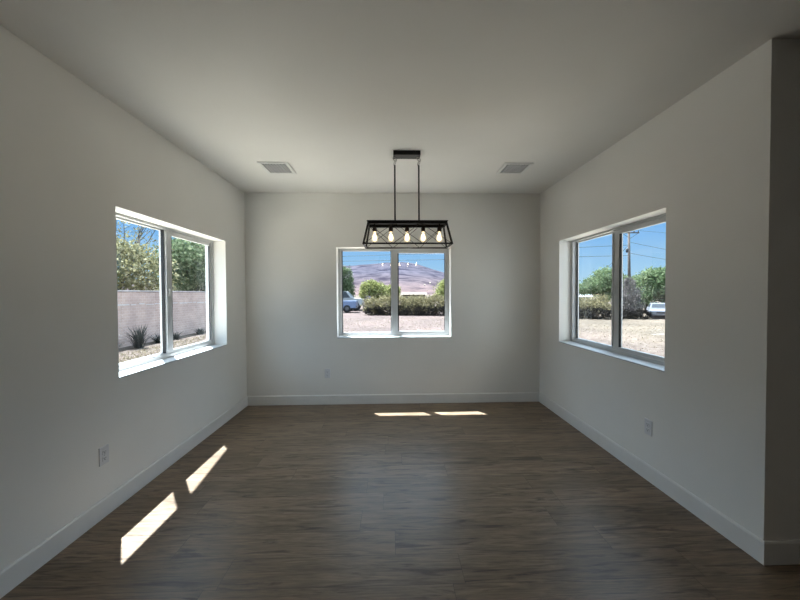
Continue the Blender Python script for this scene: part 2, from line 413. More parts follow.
# floor split in two boards of one mesh (main room and the room beyond the corner)
bm = bmesh.new()
bx(bm, XL, XR, YR, D, -.12, 0)
bx(bm, XR, XFAR, YR, YE, -.12, 0)
struct(mesh_obj('floor', bm, M['floor']))
bm = bmesh.new()
bx(bm, XL - WT, XR + WT, YR - WT, D + WT, H, H + .10)
bx(bm, XR + WT, XFAR + WT, YR - WT, YE + WT, H, H + .10)
struct(mesh_obj('ceiling', bm, M['ceiling']))

def baseboard(name, a, b, inward, cut0=0, cut1=0):
    """profiled skirting from a to b, thickness towards inward"""
    a, b = Vector((*a, 0)), Vector((*b, 0)); n = Vector((*inward, 0)); d = (b - a).normalized()
    prof = [(0, 0), (BBT, 0), (BBT, BBH - .009), (BBT - .005, BBH - .001), (BBT - .008, BBH), (0, BBH)]
    bm = bmesh.new(); rings = []
    for p, c in ((a, cut0), (b, cut1)):
        rings.append([bm.verts.new(p + n * t + d * (c * t) + Vector((0, 0, z))) for t, z in prof])
    k = len(prof)
    for i in range(k):
        bm.faces.new((rings[0][i], rings[0][(i + 1) % k], rings[1][(i + 1) % k], rings[1][i]))
    bm.faces.new(rings[0][::-1]); bm.faces.new(rings[1])
    bmesh.ops.recalc_face_normals(bm, faces=bm.faces)
    return struct(mesh_obj(name, bm, M['trim']))
baseboard('baseboard_left', (XL, YR), (XL, D), (1, 0), 0, -1)
baseboard('baseboard_back', (XL, D), (XR, D), (0, -1), 1, -1)
baseboard('baseboard_right', (XR, D), (XR, YE), (-1, 0), 1, 1)
baseboard('baseboard_return', (XR, YE), (XFAR, YE), (0, -1), -1, 0)

# ------------------------------------------------------------------ windows (sliding, right sash in front)
def window(name, origin, rz, shade_w=.005):
    r = empty(name, origin, rz); struct(r)          # local x right, y outwards, z up from floor
    w = WW; s, h = SILL, HEAD
    V = M['vinyl']
    bm = bmesh.new()                                # outer frame
    y0, y1 = .140, .215
    bx(bm, 0, .034, y0, y1, s, h); bx(bm, w - .026, w, y0, y1, s, h)
    bx(bm, .034, w - .026, y0, y1, s, s + .030); bx(bm, .034, w - .026, y0, y1, h - .018, h)
    bx(bm, .034, w - .026, .148, .152, s + .030, s + .040)   # track rib
    bx(bm, .034, w - .026, .176, .180, s + .030, s + .042)
    mesh_obj('window_frame', bm, V, r)
    box('window_sill', M['sillpaint'], r, .001, w - .001, .0005, .140, s - .010, s, .002)
    # fixed sash on the outer track
    bm = bmesh.new()
    f0, f1, yb, yc = .034, .765, .184, .208
    bx(bm, f0, f0 + .012, yb, yc, s + .030, h - .018); bx(bm, f1 - .05, f1, yb, yc, s + .030, h - .018)
    bx(bm, f0 + .012, f1 - .05, yb, yc, s + .030, s + .044); bx(bm, f0 + .012, f1 - .05, yb, yc, h - .030, h - .018)
    fs = mesh_obj('fixed_sash', bm, V, r)
    tag(box('shade_strip', M['shade_strip'], fs, f0 + .012, f0 + .019, yb - .002, yb + .010, s + .044, h - .030), 'dark strip standing in for shade at the glass edge')  # dark colour stands for shade on the sash side
    pane('glass_pane', r, f0 + .012, f1 - .05, .196, s + .044, h - .030)
    # sliding sash on the inner track
    bm = bmesh.new()
    g0, g1, yb, yc = .706, w - .028, .150, .176
    bx(bm, g0, g0 + .090, yb, yc, s + .036, h - .020, .003); bx(bm, g1 - .028, g1, yb, yc, s + .036, h - .020, .003)
    bx(bm, g0 + .090, g1 - .028, yb, yc, s + .036, s + .060, .003); bx(bm, g0 + .090, g1 - .028, yb, yc, h - .062, h - .020, .003)
    bx(bm, g0 + .004, g0 + .020, yb - .010, yb, s + .06, h - .045, .002)    # pull rail
    ss = mesh_obj('sliding_sash', bm, V, r)
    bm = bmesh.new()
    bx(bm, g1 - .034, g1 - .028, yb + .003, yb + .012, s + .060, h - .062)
    bx(bm, g0 + .090, g0 + .090 + shade_w, yb + .001, yb + .013, s + .060, h - .062)  # painted shade beside the stile, its width set per window
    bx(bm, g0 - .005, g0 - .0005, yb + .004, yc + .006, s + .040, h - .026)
    tag(mesh_obj('shade_strip', bm, M['shade_strip'], ss), 'dark strips standing in for shade along the sliding sash')  # shade of the stile sides, put in as dark strips
    pane('glass_pane', r, g0 + .090, g1 - .028, .164, s + .060, h - .062)
    zc = (s + h) / 2
    bm = bmesh.new()                                 # cam latch on the meeting stile
    bx(bm, g0 + .026, g0 + .050, yb - .012, yb, zc - .035, zc + .035, .004)
    bx(bm, g0 + .020, g0 + .036, yb - .026, yb - .012, zc - .008, zc + .030, .004)
    mesh_obj('latch', bm, V, r)
    return r

def pane(name, parent, x0, x1, y, z0, z1):
    bm = bmesh.new()
    bm.faces.new([bm.verts.new(p) for p in ((x0, y, z0), (x1, y, z0), (x1, y, z1), (x0, y, z1))])
    return mesh_obj(name, bm, M['glass'], parent)

window('window_1', (XL, 2.306, 0), PI / 2)
window('window_2', (-.705, D, 0), 0, .014)
window('window_3', (XR, 3.797, 0), -PI / 2, .020)

# ------------------------------------------------------------------ outlets, vents
def outlet(origin, rz, label):
    r = empty('electrical_outlet', origin, rz)       # local x right, y into the wall, z up
    tag(r, label, 'outlet', 'duplex outlets on the walls')
    box('cover_plate', M['plate'], r, -.036, .036, -.006, .002, -.059, .059, .003)
    for s in (-1, 1):
        z = s * .021
        bm = bmesh.new(); bx(bm, -.017, .017, -.0085, -.005, z - .0145, z + .0145, .002)
        q = mesh_obj('receptacle', bm, M['plate'], r)
        bm = bmesh.new()
        bx(bm, -.008, -.0055, -.0092, -.0084, z - .002, z + .007); bx(bm, .0055, .008, -.0092, -.0084, z - .001, z + .006)
        bx(bm, -.0025, .0025, -.0092, -.0084, z - .010, z - .005)
        tag(mesh_obj('slots', bm, M['slot'], q), 'dark plug slots')
    bm = bmesh.new(); lathe(bm, [(.0030, -.0075), (.0036, -.006)], seg=10, axis='y')
    mesh_obj('screw', bm, M['screw'], r)
outlet((XL, 2.172, .398), PI / 2, 'white wall outlet low on the left wall, near side of the window')
outlet((-.832, D, .405), 0, 'white wall outlet low on the back wall, left of the window')
outlet((XR, 2.447, .408), -PI / 2, 'white wall outlet low on the right wall, under the window')

def vent(cx, cy, wx, wy, label, dx, dy):
    r = empty('ceiling_vent', (cx, cy, H))
    tag(r, label, 'vent', 'ceiling air vents')
    bm = bmesh.new()
    ix, iy, m = wx / 2, wy / 2, .034
    for a in ((-ix - m, -ix, -iy - m, iy + m), (ix, ix + m, -iy - m, iy + m), (-ix, ix, -iy - m, -iy), (-ix, ix, iy, iy + m)):
        bx(bm, *a, -.010, .002, .003)
    mesh_obj('frame', bm, M['vent'], r)
    box('cavity', M['vent_dark'], r, -ix, ix, -iy, iy, -.0015, .002)
    bm = bmesh.new()
    n = 8
    for i in range(1, n):
        x = -ix + wx * i / n; bx(bm, x - .0042, x + .0042, -iy, iy, -.010, -.0016)
        y = -iy + wy * i / n; bx(bm, -ix, ix, y - .0042, y + .0042, -.009, -.0016)
    mesh_obj('grille', bm, M['vent_slat'], r)
vent(-1.160, 3.445, .232, .240, 'square white ceiling vent left of the hanging light', 0, 0)
vent(1.289, 3.422, .224, .222, 'square white ceiling vent right of the hanging light', 0, 0)

# ------------------------------------------------------------------ chandelier
ch = empty('chandelier', (.152, 3.062, H))
tag(ch, 'black metal cage chandelier with five lit bulbs hanging from the ceiling', 'chandelier')
K = M['black']
box('canopy', K, ch, -.124, .124, -.050, .050, -.040, .001, .003)
ZT, ZB = 2.098 - H, 1.882 - H                # top of tray, centre of the bottom frame
TX, TY, BX_, BY = .366, .096, .392, .146
for s in (-1, 1):
    bm = bmesh.new(); tube(bm, (s * .111, 0, -.118), (s * .111, 0, ZT - .004), .0075, seg=10)
    rod = mesh_obj('hanging_rod', bm, K, ch, True)
    bm = bmesh.new()
    torus(bm, (s * .111, 0, -.062), .015, .003, (0, 1, 0), (.75, 1.45))
    torus(bm, (s * .111, 0, -.097), .015, .003, (.8, .6, 0), (.75, 1.45))
    tag(mesh_obj('link', bm, M['chrome'], rod, True), 'small shiny steel chain links')
bm = bmesh.new()                              # top tray: a shallow upturned lid
z0, z1 = ZT - .030, ZT
bx(bm, -TX, TX, -TY, TY, z1 - .006, z1)
bx(bm, -TX + .012, TX - .012, -TY + .006, -TY + .012, z0, z1 - .006); bx(bm, -TX + .012, TX - .012, TY - .012, TY - .006, z0, z1 - .006)
bx(bm, -TX + .006, -TX + .012, -TY + .006, TY - .006, z0, z1 - .006); bx(bm, TX - .012, TX - .006, -TY + .006, TY - .006, z0, z1 - .006)
mesh_obj('top_tray', bm, K, ch)
bm = bmesh.new(); bx(bm, -TX + .016, TX - .016, -.016, .016, ZT - .050, ZT - .036)
for q in (-.3, -.1, .1, .3): bx(bm, q - .006, q + .006, -.006, .006, ZT - .037, ZT - .005)
mesh_obj('socket_bar', bm, K, ch)
bm = bmesh.new(); b_ = .0135
for s in (-1, 1):
    bar(bm, (-BX_, s * BY, ZB), (BX_, s * BY, ZB), b_); bar(bm, (s * BX_, -BY, ZB), (s * BX_, BY, ZB), b_)
mesh_obj('bottom_frame', bm, K, ch)
for sx in (-1, 1):
    for sy in (-1, 1):
        bm = bmesh.new(); bar(bm, (sx * (TX - .012), sy * (TY - .01), ZT - .024), (sx * BX_, sy * BY, ZB), b_)
        mesh_obj('corner_bar', bm, K, ch)
for sy in (-1, 1):                            # crossed wires on both long faces
    def P(t, q):                              # t along, q 0 bottom .. 1 top
        wx = BX_ + (TX - .012 - BX_) * q
        return ((t * 2 - 1) * wx, sy * (BY + (TY - .010 - BY) * q), ZB + (ZT - .024 - ZB) * q)
    for i in range(3):
        a, b = i / 3, (i + 1) / 3
        bm = bmesh.new()
        tube(bm, P(a, 0), P(b, 1), .0022, seg=6); tube(bm, P(b, 0), P(a, 1), .0022, seg=6)
        mesh_obj('crossed_wire', bm, M['dark_wire'], ch, True)
for i in range(5):
    x = (i - 2) * .150
    bm = bmesh.new(); lathe(bm, [(.014, ZT - .034), (.020, ZT - .040), (.020, ZT - .079), (.017, ZT - .083)], (x, 0, 0), 14)
    mesh_obj('lamp_socket', bm, M['socket'], ch, True)
    bm = bmesh.new()
    zt = ZT - .081
    lathe(bm, [(.012, zt), (.0135, zt - .012), (.020, zt - .030), (.0295, zt - .052), (.0325, zt - .068), (.0295, zt - .084), (.019, zt - .097), (.008, zt - .103)], (x, 0, 0), 18)
    bu = tag(mesh_obj('bulb', bm, M['bulb'], ch, True), 'clear lit bulb with warm glow')
    bm = bmesh.new()
    lathe(bm, [(.004, zt - .030), (.010, zt - .040), (.0125, zt - .062), (.010, zt - .078), (.004, zt - .084)], (x, 0, 0), 10)
    tag(mesh_obj('filament', bm, M['filament'], bu, True), 'bright glowing filament')

# ------------------------------------------------------------------ outside: house shell, ground
bm = bmesh.new()                              # gable roof plane, underside eave line at y=4.936, z=2.72, rising towards -y
def RZ(y): return 2.72 + .44 * (4.936 - y)
for x0, x1, ya, yb in ((-2.49, 2.62, 4.936, -4.2), (2.62, XFAR + .6, YE + WT + .42, -4.2)):
    vs = []
    for dz in (0, .14):
        for (x, y) in ((x0, ya), (x1, ya), (x1, yb), (x0, yb)):
            vs.append(bm.verts.new((x, y, RZ(y) + dz)))
    for f in ((3, 2, 1, 0), (4, 5, 6, 7), (0, 1, 5, 4), (1, 2, 6, 5), (2, 3, 7, 6), (3, 0, 4, 7)):
        bm.faces.new([vs[i] for i in f])
struct(mesh_obj('roof', bm, M['roof']))

ys = np.concatenate([np.linspace(-30, 70, 41), np.linspace(80, 1500, 30)])
xs = np.concatenate([np.linspace(-700, -60, 14), np.linspace(-50, 60, 45), np.linspace(70, 800, 14)])
gv = [(x, y, GZ - (0.02 if y < 60 else .02)) for y in ys for x in xs]
nx = len(xs)
gf = [(j * nx + i, j * nx + i + 1, (j + 1) * nx + i + 1, (j + 1) * nx + i) for j in range(len(ys) - 1) for i in range(nx - 1)]
struct(np_mesh('ground', gv, gf, M['ground']))
# added slabs, out of view, bouncing sun through the windows onto the ceiling
bm = bmesh.new()
bx(bm, -5.4, 6.0, D + WT, 11.0, GZ - .1, GZ); bx(bm, XR + WT, 6.0, YE + WT, D + WT, GZ - .1, GZ)
struct(mesh_obj('bounce_slab', bm, M['concrete']))
struct(box('bounce_slab_side', M['bounce_pale'], None, -5.4, XL - WT, -4, D + WT, GZ - .1, GZ))  # added brighter slab, unseen, bounces more light onto the right wall

# far hill
def ridge(a):                                  # elevation tangent against bearing tangent x/y
    k = [(-1.2, .012), (-.6, .04), (-.30, .074), (-.17, .085), (-.11, .0870), (-.07, .0900), (-.02, .0950), (.035, .0955), (.09, .088), (.13, .075), (.17, .062), (.24, .045), (.45, .016), (.8, 0.0), (1.4, 0)]
    for (a0, v0), (a1, v1) in zip(k, k[1:]):
        if a0 <= a <= a1:
            t = (a - a0) / (a1 - a0); return v0 + (v1 - v0) * t
    return 0
from mathutils import noise as mn
hv, hf = [], []
ux = np.linspace(-1.2, 1.1, 150); vy = np.linspace(0, 1, 46)
for t in vy:
    y = 420 + 900 * t
    for a in ux:
        x = a * y
        base = ridge(a) * 1220
        s = t / .87
        prof = (s ** 1.25 if s < 1 else max(0, 1 - (s - 1) * 5))
        nz = mn.fractal(Vector((x * .010, y * .010, 3.1)), 1.0, 2.1, 5)
        rg = abs(mn.noise(Vector((x * .012 + y * .004, y * .0025, 9.0))))
        z = base * prof * (1 + .10 * nz * (1 - .5 * s if s < 1 else .5)) - rg * 22 * min(1, base / 60) * prof * (1.05 - s if s < 1 else 0)
        hv.append((x, y, GZ - .1 + z))
n = len(ux)
hf = [(j * n + i, j * n + i + 1, (j + 1) * n + i + 1, (j + 1) * n + i) for j in range(len(vy) - 1) for i in range(n - 1)]
struct(np_mesh('hills', hv, hf, M['hill'], smooth=True))

# ------------------------------------------------------------------ left side: block wall fence
fx = -9.1
fc = empty('garden_fence', (fx, 16, GZ))
tag(fc, 'long pinkish block fence seen through the left window', 'fence')
box('fence_panel', M['fence'], fc, -.08, .08, -16, 18, -.1, 1.84)
box('fence_cap', M['fence_cap'], fc, -.10, .10, -16, 18, 1.84, 1.90, .01)
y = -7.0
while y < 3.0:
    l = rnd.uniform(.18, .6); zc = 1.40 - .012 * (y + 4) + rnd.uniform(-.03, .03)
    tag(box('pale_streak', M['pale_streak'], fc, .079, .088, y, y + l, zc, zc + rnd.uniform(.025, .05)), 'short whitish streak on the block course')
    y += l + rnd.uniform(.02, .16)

# ------------------------------------------------------------------ vegetation
def leaves_array(centers, normals_rand, size, rng, elong=1.7):
    """diamond leaf quads at centers, returns verts, faces"""
    n = len(centers)
    a = rng.normal(size=(n, 3)); a /= np.linalg.norm(a, axis=1, keepdims=True)
    b = rng.normal(size=(n, 3)); b -= a * (a * b).sum(1, keepdims=True); b /= np.linalg.norm(b, axis=1, keepdims=True)
    s = size * rng.uniform(.6, 1.3, size=(n, 1))
    c = np.asarray(centers)
    v = np.stack([c - a * s * elong * .5, c + b * s * .5, c + a * s * elong * .5, c - b * s * .5], 1).reshape(-1, 3)
    f = np.arange(4 * n).reshape(-1, 4)
    return v, f

def crown(ells, n, rng, spread=.16, per=26):
    """leaf positions clumped on ellipsoids (cx,cy,cz,rx,ry,rz)"""
    out, tips = [], []
    vol = np.array([e[3] * e[4] * e[5] for e in ells]) ** .67; vol /= vol.sum()
    for e, w in zip(ells, vol):
        k = max(3, int(n * w / per))
        d = rng.normal(size=(k, 3)); d /= np.linalg.norm(d, axis=1, keepdims=True)
        rr = rng.uniform(.45, 1.0, size=(k, 1)) ** .6
        c = np.array(e[:3]) + d * rr * np.array(e[3:])
        tips.append(c)
        sp = spread * np.array(e[3:])
        out.append((c[:, None, :] + rng.normal(size=(k, per, 3)) * sp).reshape(-1, 3))
    return np.concatenate(out), np.concatenate(tips)

def woody(bm, base, tips, r, rng, fork):
    base = Vector(base); fork = Vector(fork)
    mid = base.lerp(fork, .5) + Vector((rng.normal() * .05, rng.normal() * .05, 0))
    tube(bm, base, mid, r, r * .85, 8); tube(bm, mid, fork, r * .85, r * .7, 8)
    for t in tips:
        t = Vector(t); m = fork.lerp(t, .55) + Vector((rng.normal() * .08, rng.normal() * .08, abs(rng.normal()) * .1))
        tube(bm, fork, m, r * .42, r * .22, 6); tube(bm, m, t, r * .22, r * .06, 5)

def plant(name, label, cat, loc, ells, n, size, mat, seed, trunk=.10, fork=None, nb=10, group=None, spread=.16, elong=1.7, stems=1, per=26, under=None):
    rng = np.random.default_rng(seed)
    r = empty(name, loc); tag(r, label, cat, group)
    pts, tips = crown(ells, n, rng, spread, per)
    pts[:, 2] = np.maximum(pts[:, 2], .03)
    v, f = leaves_array(pts, None, size, rng, elong)
    np_mesh('foliage', v, f, mat, r)
    bm = bmesh.new()
    sel = tips[rng.permutation(len(tips))[:nb]]
    fork = fork or (0, 0, max(.2, np.mean([e[2] for e in ells]) * .6))
    if stems == 1:
        woody(bm, (0, 0, -.05), sel, trunk, rng, fork)
    else:
        for t in sel:
            b0 = Vector((t[0] * .75, t[1] * .75, -.05)); tube(bm, b0, Vector(t), trunk * .35, trunk * .08, 5)
    tag(mesh_obj('trunk' if stems == 1 else 'stems', bm, M['bark'], r, True), kind=None if stems == 1 else 'stuff')
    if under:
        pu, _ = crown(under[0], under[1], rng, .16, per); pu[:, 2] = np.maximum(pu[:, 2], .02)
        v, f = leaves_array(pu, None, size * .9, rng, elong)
        tag(np_mesh('shade_painted_undergrowth', v, f, M['leaf_shade'], r), 'lower growth coloured near black to stand for shade')
    return r

# trees behind the fence on the left
plant('tree', 'airy yellow green tree behind the fence, left pane of the left window', 'tree', (-12.3, 14.6, GZ),
      [(0, 0, 2.9, 1.7, 2.0, 1.15), (-.8, -1.8, 2.8, 1.3, 1.6, 1.15), (.3, 2.0, 2.7, 1.1, 1.4, 1.1), (0, .4, 3.7, 1.1, 1.5, .55)],
      11500, 0.085, M['leaf_yellow'], 11, trunk=.13, fork=(0, 0, 1.5), nb=30, group='trees behind the fence', spread=.20)
bmx = bmesh.new()
rg = np.random.default_rng(5)
for k in range(26):
    y = rg.uniform(-3.8, 3.2); t0 = Vector((rg.uniform(-.4, .4), y * .55, 3.2)); t1 = Vector((rg.uniform(-.5, .6), y, rg.uniform(5.0, 6.3)))
    m_ = t0.lerp(t1, .5) + Vector((0, rg.normal() * .2, .1))
    tube(bmx, t0, m_, .03, .02, 5); tube(bmx, m_, t1, .02, .007, 5)
    for q in range(3):
        s_ = m_.lerp(t1, .2 + .25 * q); tube(bmx, s_, s_ + Vector((rg.normal() * .2, rg.normal() * .45, rg.uniform(.2, .6))), .010, .004, 4)
tr0 = [o for o in col.objects if o.name == 'tree'][0]
mesh_obj('bare_twigs', bmx, M['bark'], tr0, True)
rg = np.random.default_rng(6)
pts = np.stack([rg.uniform(-.6, .6, 900), rg.uniform(-3.8, 3.2, 900), 4.0 + 2.1 * rg.random(900) ** 1.5], 1)
v, f = leaves_array(pts, None, .07, rg)
np_mesh('sparse_leaves', v, f, M['leaf_yellow'], tr0)
plant('tree', 'dense dark green tree behind the fence, right pane of the left window', 'tree', (-13.2, 22.6, GZ),
      [(0, 0, 3.2, 1.9, 2.0, 1.7), (.4, -2.0, 3.6, 1.5, 1.6, 1.6), (.2, 1.9, 3.2, 1.4, 1.7, 1.5), (0, -.6, 4.6, 1.4, 1.6, .9), (.6, 3.6, 2.6, 1.3, 1.5, 1.4)],
      15300, 0.122, M['leaf_green'], 12, trunk=.16, fork=(0, 0, 1.5), nb=16, group='trees behind the fence')
plant('tree', 'green tree far behind the fence beside the dense dark tree', 'tree', (-14.2, 31.0, GZ),
      [(0, 0, 3.6, 2.2, 2.4, 1.9), (.6, 2.0, 3.2, 1.8, 1.9, 1.6)], 7650, 0.151, M['leaf_bright'], 13, trunk=.16, fork=(0, 0, 1.6), nb=10, group='trees behind the fence')

# spiky dark plant in front of the fence
rg = np.random.default_rng(21)
def spiky(name, label, loc, n, h, mat, wid=.03, lean=.75, cat='shrub', group=None):
    r = empty(name, loc); tag(r, label, cat, group)
    V_, F_ = [], []
    for k in range(n):
        a = rg.uniform(0, 2 * PI); l = rg.uniform(.1, lean); hh = h * rg.uniform(.45, 1.0)
        d = np.array([math.cos(a), math.sin(a), 0]); s = np.array([-d[1], d[0], 0]) * wid
        b = d * rg.uniform(0, .12) - np.array([0, 0, .04]); m = b + d * l * .35 * h + np.array([0, 0, hh * .6]); t = b + d * l * h + np.array([0, 0, hh])
        i = len(V_); V_ += [b - s, b + s, m + s * .7, m - s * .7, t + s * .1, t - s * .1]; F_ += [(i, i + 1, i + 2, i + 3), (i + 3, i + 2, i + 4, i + 5)]
    np_mesh('leaf_blades', V_, F_, mat, r); return r
spiky('spiky_plant', 'dark spiky plant growing in front of the fence, left pane', (-8.38, 11.15, GZ), 150, .80, M['leaf_dark'], .016, .62)
for k, (yy, hh, lab) in enumerate(((10.2, .34, 'low dark weed at the fence foot left of the spiky plant'), (12.3, .36, 'low dark weed at the fence foot just right of the spiky plant'),
                                   (13.2, .34, 'low dark weed at the fence foot beside the window mullion'), (14.9, .34, 'low dark weed at the fence foot, left of two in the right pane'), (16.6, .34, 'low dark weed at the fence foot, right of two in the right pane'))):
    spiky('weed', lab, (-8.52, yy, GZ), 90, hh, M['leaf_dark'], .016, 1.15, 'weed', 'weeds along the fence foot')

# dry grass and litter on the ground: nobody could count it
def dry_grass(name, label, region, n, h, seed):
    g = np.random.default_rng(seed)
    x = g.uniform(region[0], region[1], n); y = g.uniform(region[2], region[3], n)
    a = g.uniform(0, 2 * PI, n); hh = h * g.uniform(.4, 1.2, n); w = .012 + .01 * g.random(n)
    lx, ly = g.normal(size=n) * .05, g.normal(size=n) * .05
    p = np.stack([x, y, np.full(n, GZ - .03)], 1); s = np.stack([np.cos(a) * w, np.sin(a) * w, np.zeros(n)], 1)
    t = p + np.stack([lx, ly, hh], 1)
    v = np.stack([p - s, p + s, t + s * .2, t - s * .2], 1).reshape(-1, 3)
    o = np_mesh(name, v, np.arange(4 * n).reshape(-1, 4), M['leaf_tan'])
    tag(o, label, 'dry grass', kind='stuff'); return o
dry_grass('dry_grass', 'short dry grass between the house and the block fence', (-8.0, -5.5, 5.5, 19), 6000, .07, 31)
dry_grass('dry_grass', 'sparse dry grass on the sandy lot right of the house', (6.2, 16, 6, 18), 4500, .04, 32)
dry_grass('dry_grass', 'sparse dry grass on the pinkish gravel behind the house', (-5, 5, 12, 24), 4000, .05, 33)

# back yard hedge, trees
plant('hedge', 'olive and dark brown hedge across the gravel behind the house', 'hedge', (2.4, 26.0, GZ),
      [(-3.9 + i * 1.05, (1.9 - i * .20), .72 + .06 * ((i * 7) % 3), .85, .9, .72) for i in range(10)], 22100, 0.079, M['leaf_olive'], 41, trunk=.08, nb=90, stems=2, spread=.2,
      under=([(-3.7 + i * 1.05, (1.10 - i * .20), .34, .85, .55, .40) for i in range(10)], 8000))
plant('tree', 'deep green tree at the left edge of the back window', 'tree', (-5.2, 39.0, GZ),
      [(0, 0, 2.3, 1.0, 1.1, 1.3), (-.2, 0, 3.6, .9, .9, 1.2), (-1.4, 0, 3.4, 1.1, 1.1, 1.7)], 8600, 0.122, M['leaf_green'], 43, trunk=.14, nb=10, group='trees beyond the back yard')
plant('tree', 'yellowish green bushy tree left of centre in the back window', 'tree', (-2.7, 38.6, GZ),
      [(0, 0, 1.9, 1.0, 1.1, 1.2), (1.2, 0, 2.0, 1.1, 1.1, 1.0), (.4, 0, 2.7, .9, .9, .6)], 7650, 0.108, M['leaf_light'], 44, trunk=.12, nb=10, group='trees beyond the back yard')
plant('tree', 'yellowish green bushy tree behind the window mullion', 'tree', (.0, 43.0, GZ),
      [(0, 0, 1.8, 1.0, 1.0, 1.0), (.5, .3, 2.1, .7, .9, .7)], 4420, 0.108, M['leaf_light'], 45, trunk=.12, nb=8, group='trees beyond the back yard')
plant('tree', 'yellowish green tree at the right edge of the back window', 'tree', (5.9, 34.5, GZ),
      [(0, 0, 1.9, 1.1, 1.1, 1.2), (.9, 0, 2.5, 1.1, 1.1, 1.1), (-.5, -.2, 1.5, .9, .9, .7)], 7650, 0.108, M['leaf_light'], 46, trunk=.12, nb=10, group='trees beyond the back yard')
plant('shrub', 'mauve grey dry shrub between the blue pickup and the hedge', 'shrub', (-2.2, 32.3, GZ),
      [(0, 0, .7, .55, .6, .7), (.5, .1, .55, .45, .5, .5)], 3740, 0.065, M['leaf_mauve'], 47, trunk=.05, nb=20, stems=2)

# right side planting
plant('hedge', 'tan and dark grey hedge seen through the right window', 'hedge', (13.95, 23.0, GZ),
      [(-2.6 + i * .75, .9 - i * .36, .72 + .07 * ((i * 5) % 3), .75, .75, .68) for i in range(5)], 11500, 0.072, M['leaf_olive'], 51, trunk=.07, nb=60, stems=2, spread=.2,
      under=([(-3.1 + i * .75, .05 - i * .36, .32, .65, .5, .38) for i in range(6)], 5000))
plant('shrub', 'tall grey dry shrub in front of the utility pole', 'shrub', (16.3, 22.2, GZ),
      [(0, 0, .8, .8, .7, .8), (.1, 0, 1.6, .62, .55, .7), (-.5, .3, .8, .55, .5, .7), (.15, .1, 2.3, .34, .3, .45)], 8840, 0.061, M['leaf_grey'], 53, trunk=.06, nb=50, stems=2, spread=.2,
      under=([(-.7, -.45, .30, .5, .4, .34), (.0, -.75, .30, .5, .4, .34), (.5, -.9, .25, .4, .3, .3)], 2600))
plant('tree', 'light green tree behind the hedge left of the utility pole', 'tree', (20.6, 31.8, GZ),
      [(0, 0, 2.6, 1.5, 1.4, .9), (-1.5, .4, 2.1, 1.1, 1.1, .6), (.6, 0, 3.4, 1.1, 1.1, .8), (1.3, -.5, 2.6, 1.1, 1.1, 1.0)], 10200, 0.108, M['leaf_bright'], 54, trunk=.13, fork=(.1, 0, 1.5), nb=14, group='trees right of the house')
plant('tree', 'mid green tree right of the utility pole behind the grey car', 'tree', (22.6, 28.6, GZ),
      [(0, 0, 2.0, 1.2, 1.2, 1.5), (1.2, -.4, 2.5, 1.3, 1.3, 1.3), (2.2, -.8, 2.0, 1.4, 1.4, 1.6), (.8, 0, 3.2, 1.0, 1.0, .7)], 13600, 0.115, M['leaf_bright'], 55, trunk=.14, fork=(.3, 0, 1.2), nb=14, group='trees right of the house')
plant('tree', 'grey green tree directly behind the utility pole', 'tree', (27.4, 41.0, GZ),
      [(0, 0, 1.9, 1.4, 1.4, 1.3), (1.6, 0, 2.2, 1.6, 1.4, 1.3), (3.4, -.4, 2.4, 1.6, 1.4, 1.5)], 7650, 0.130, M['leaf_green'], 57, trunk=.13, nb=10, group='trees right of the house')

# pale rocks by the hedge foot
for k, (x, y, s) in enumerate(((-1.95, 31.2, .20), (-1.55, 31.0, .15), (-1.25, 31.3, .22), (-.9, 30.9, .16), (-1.7, 30.6, .12))):
    bm = bmesh.new(); bmesh.ops.create_icosphere(bm, subdivisions=2, radius=s)
    g = random.Random(k)
    for v in bm.verts:
        v.co *= 1 + .25 * mn.noise(v.co * 5 + Vector((k * 3.1, 0, 0))); v.co.z *= .7
    o = mesh_obj('rock', bm, M['rock']); o.location = (x, y, GZ + s * .4)
    tag(o, 'small pale rock on the gravel left of the rear hedge', 'rock', 'pale rocks left of the rear hedge')

# ------------------------------------------------------------------ vehicles
def prism(bm, prof, w0, w1, zsplit=None, taper=0.0):
    """side profile (x,z) extruded across y from -w to w; verts above zsplit pulled in by taper"""
    rows = []
    for s in (-1, 1):
        rows.append([bm.verts.new((x, s * (w0 - (taper if zsplit is not None and z > zsplit else 0)), z)) for x, z in prof])
    k = len(prof)
    for i in range(k):
        bm.faces.new((rows[0][i], rows[1][i], rows[1][(i + 1) % k], rows[0][(i + 1) % k]))
    bm.faces.new(rows[0]); bm.faces.new(rows[1][::-1])
    bmesh.ops.recalc_face_normals(bm, faces=bm.faces)

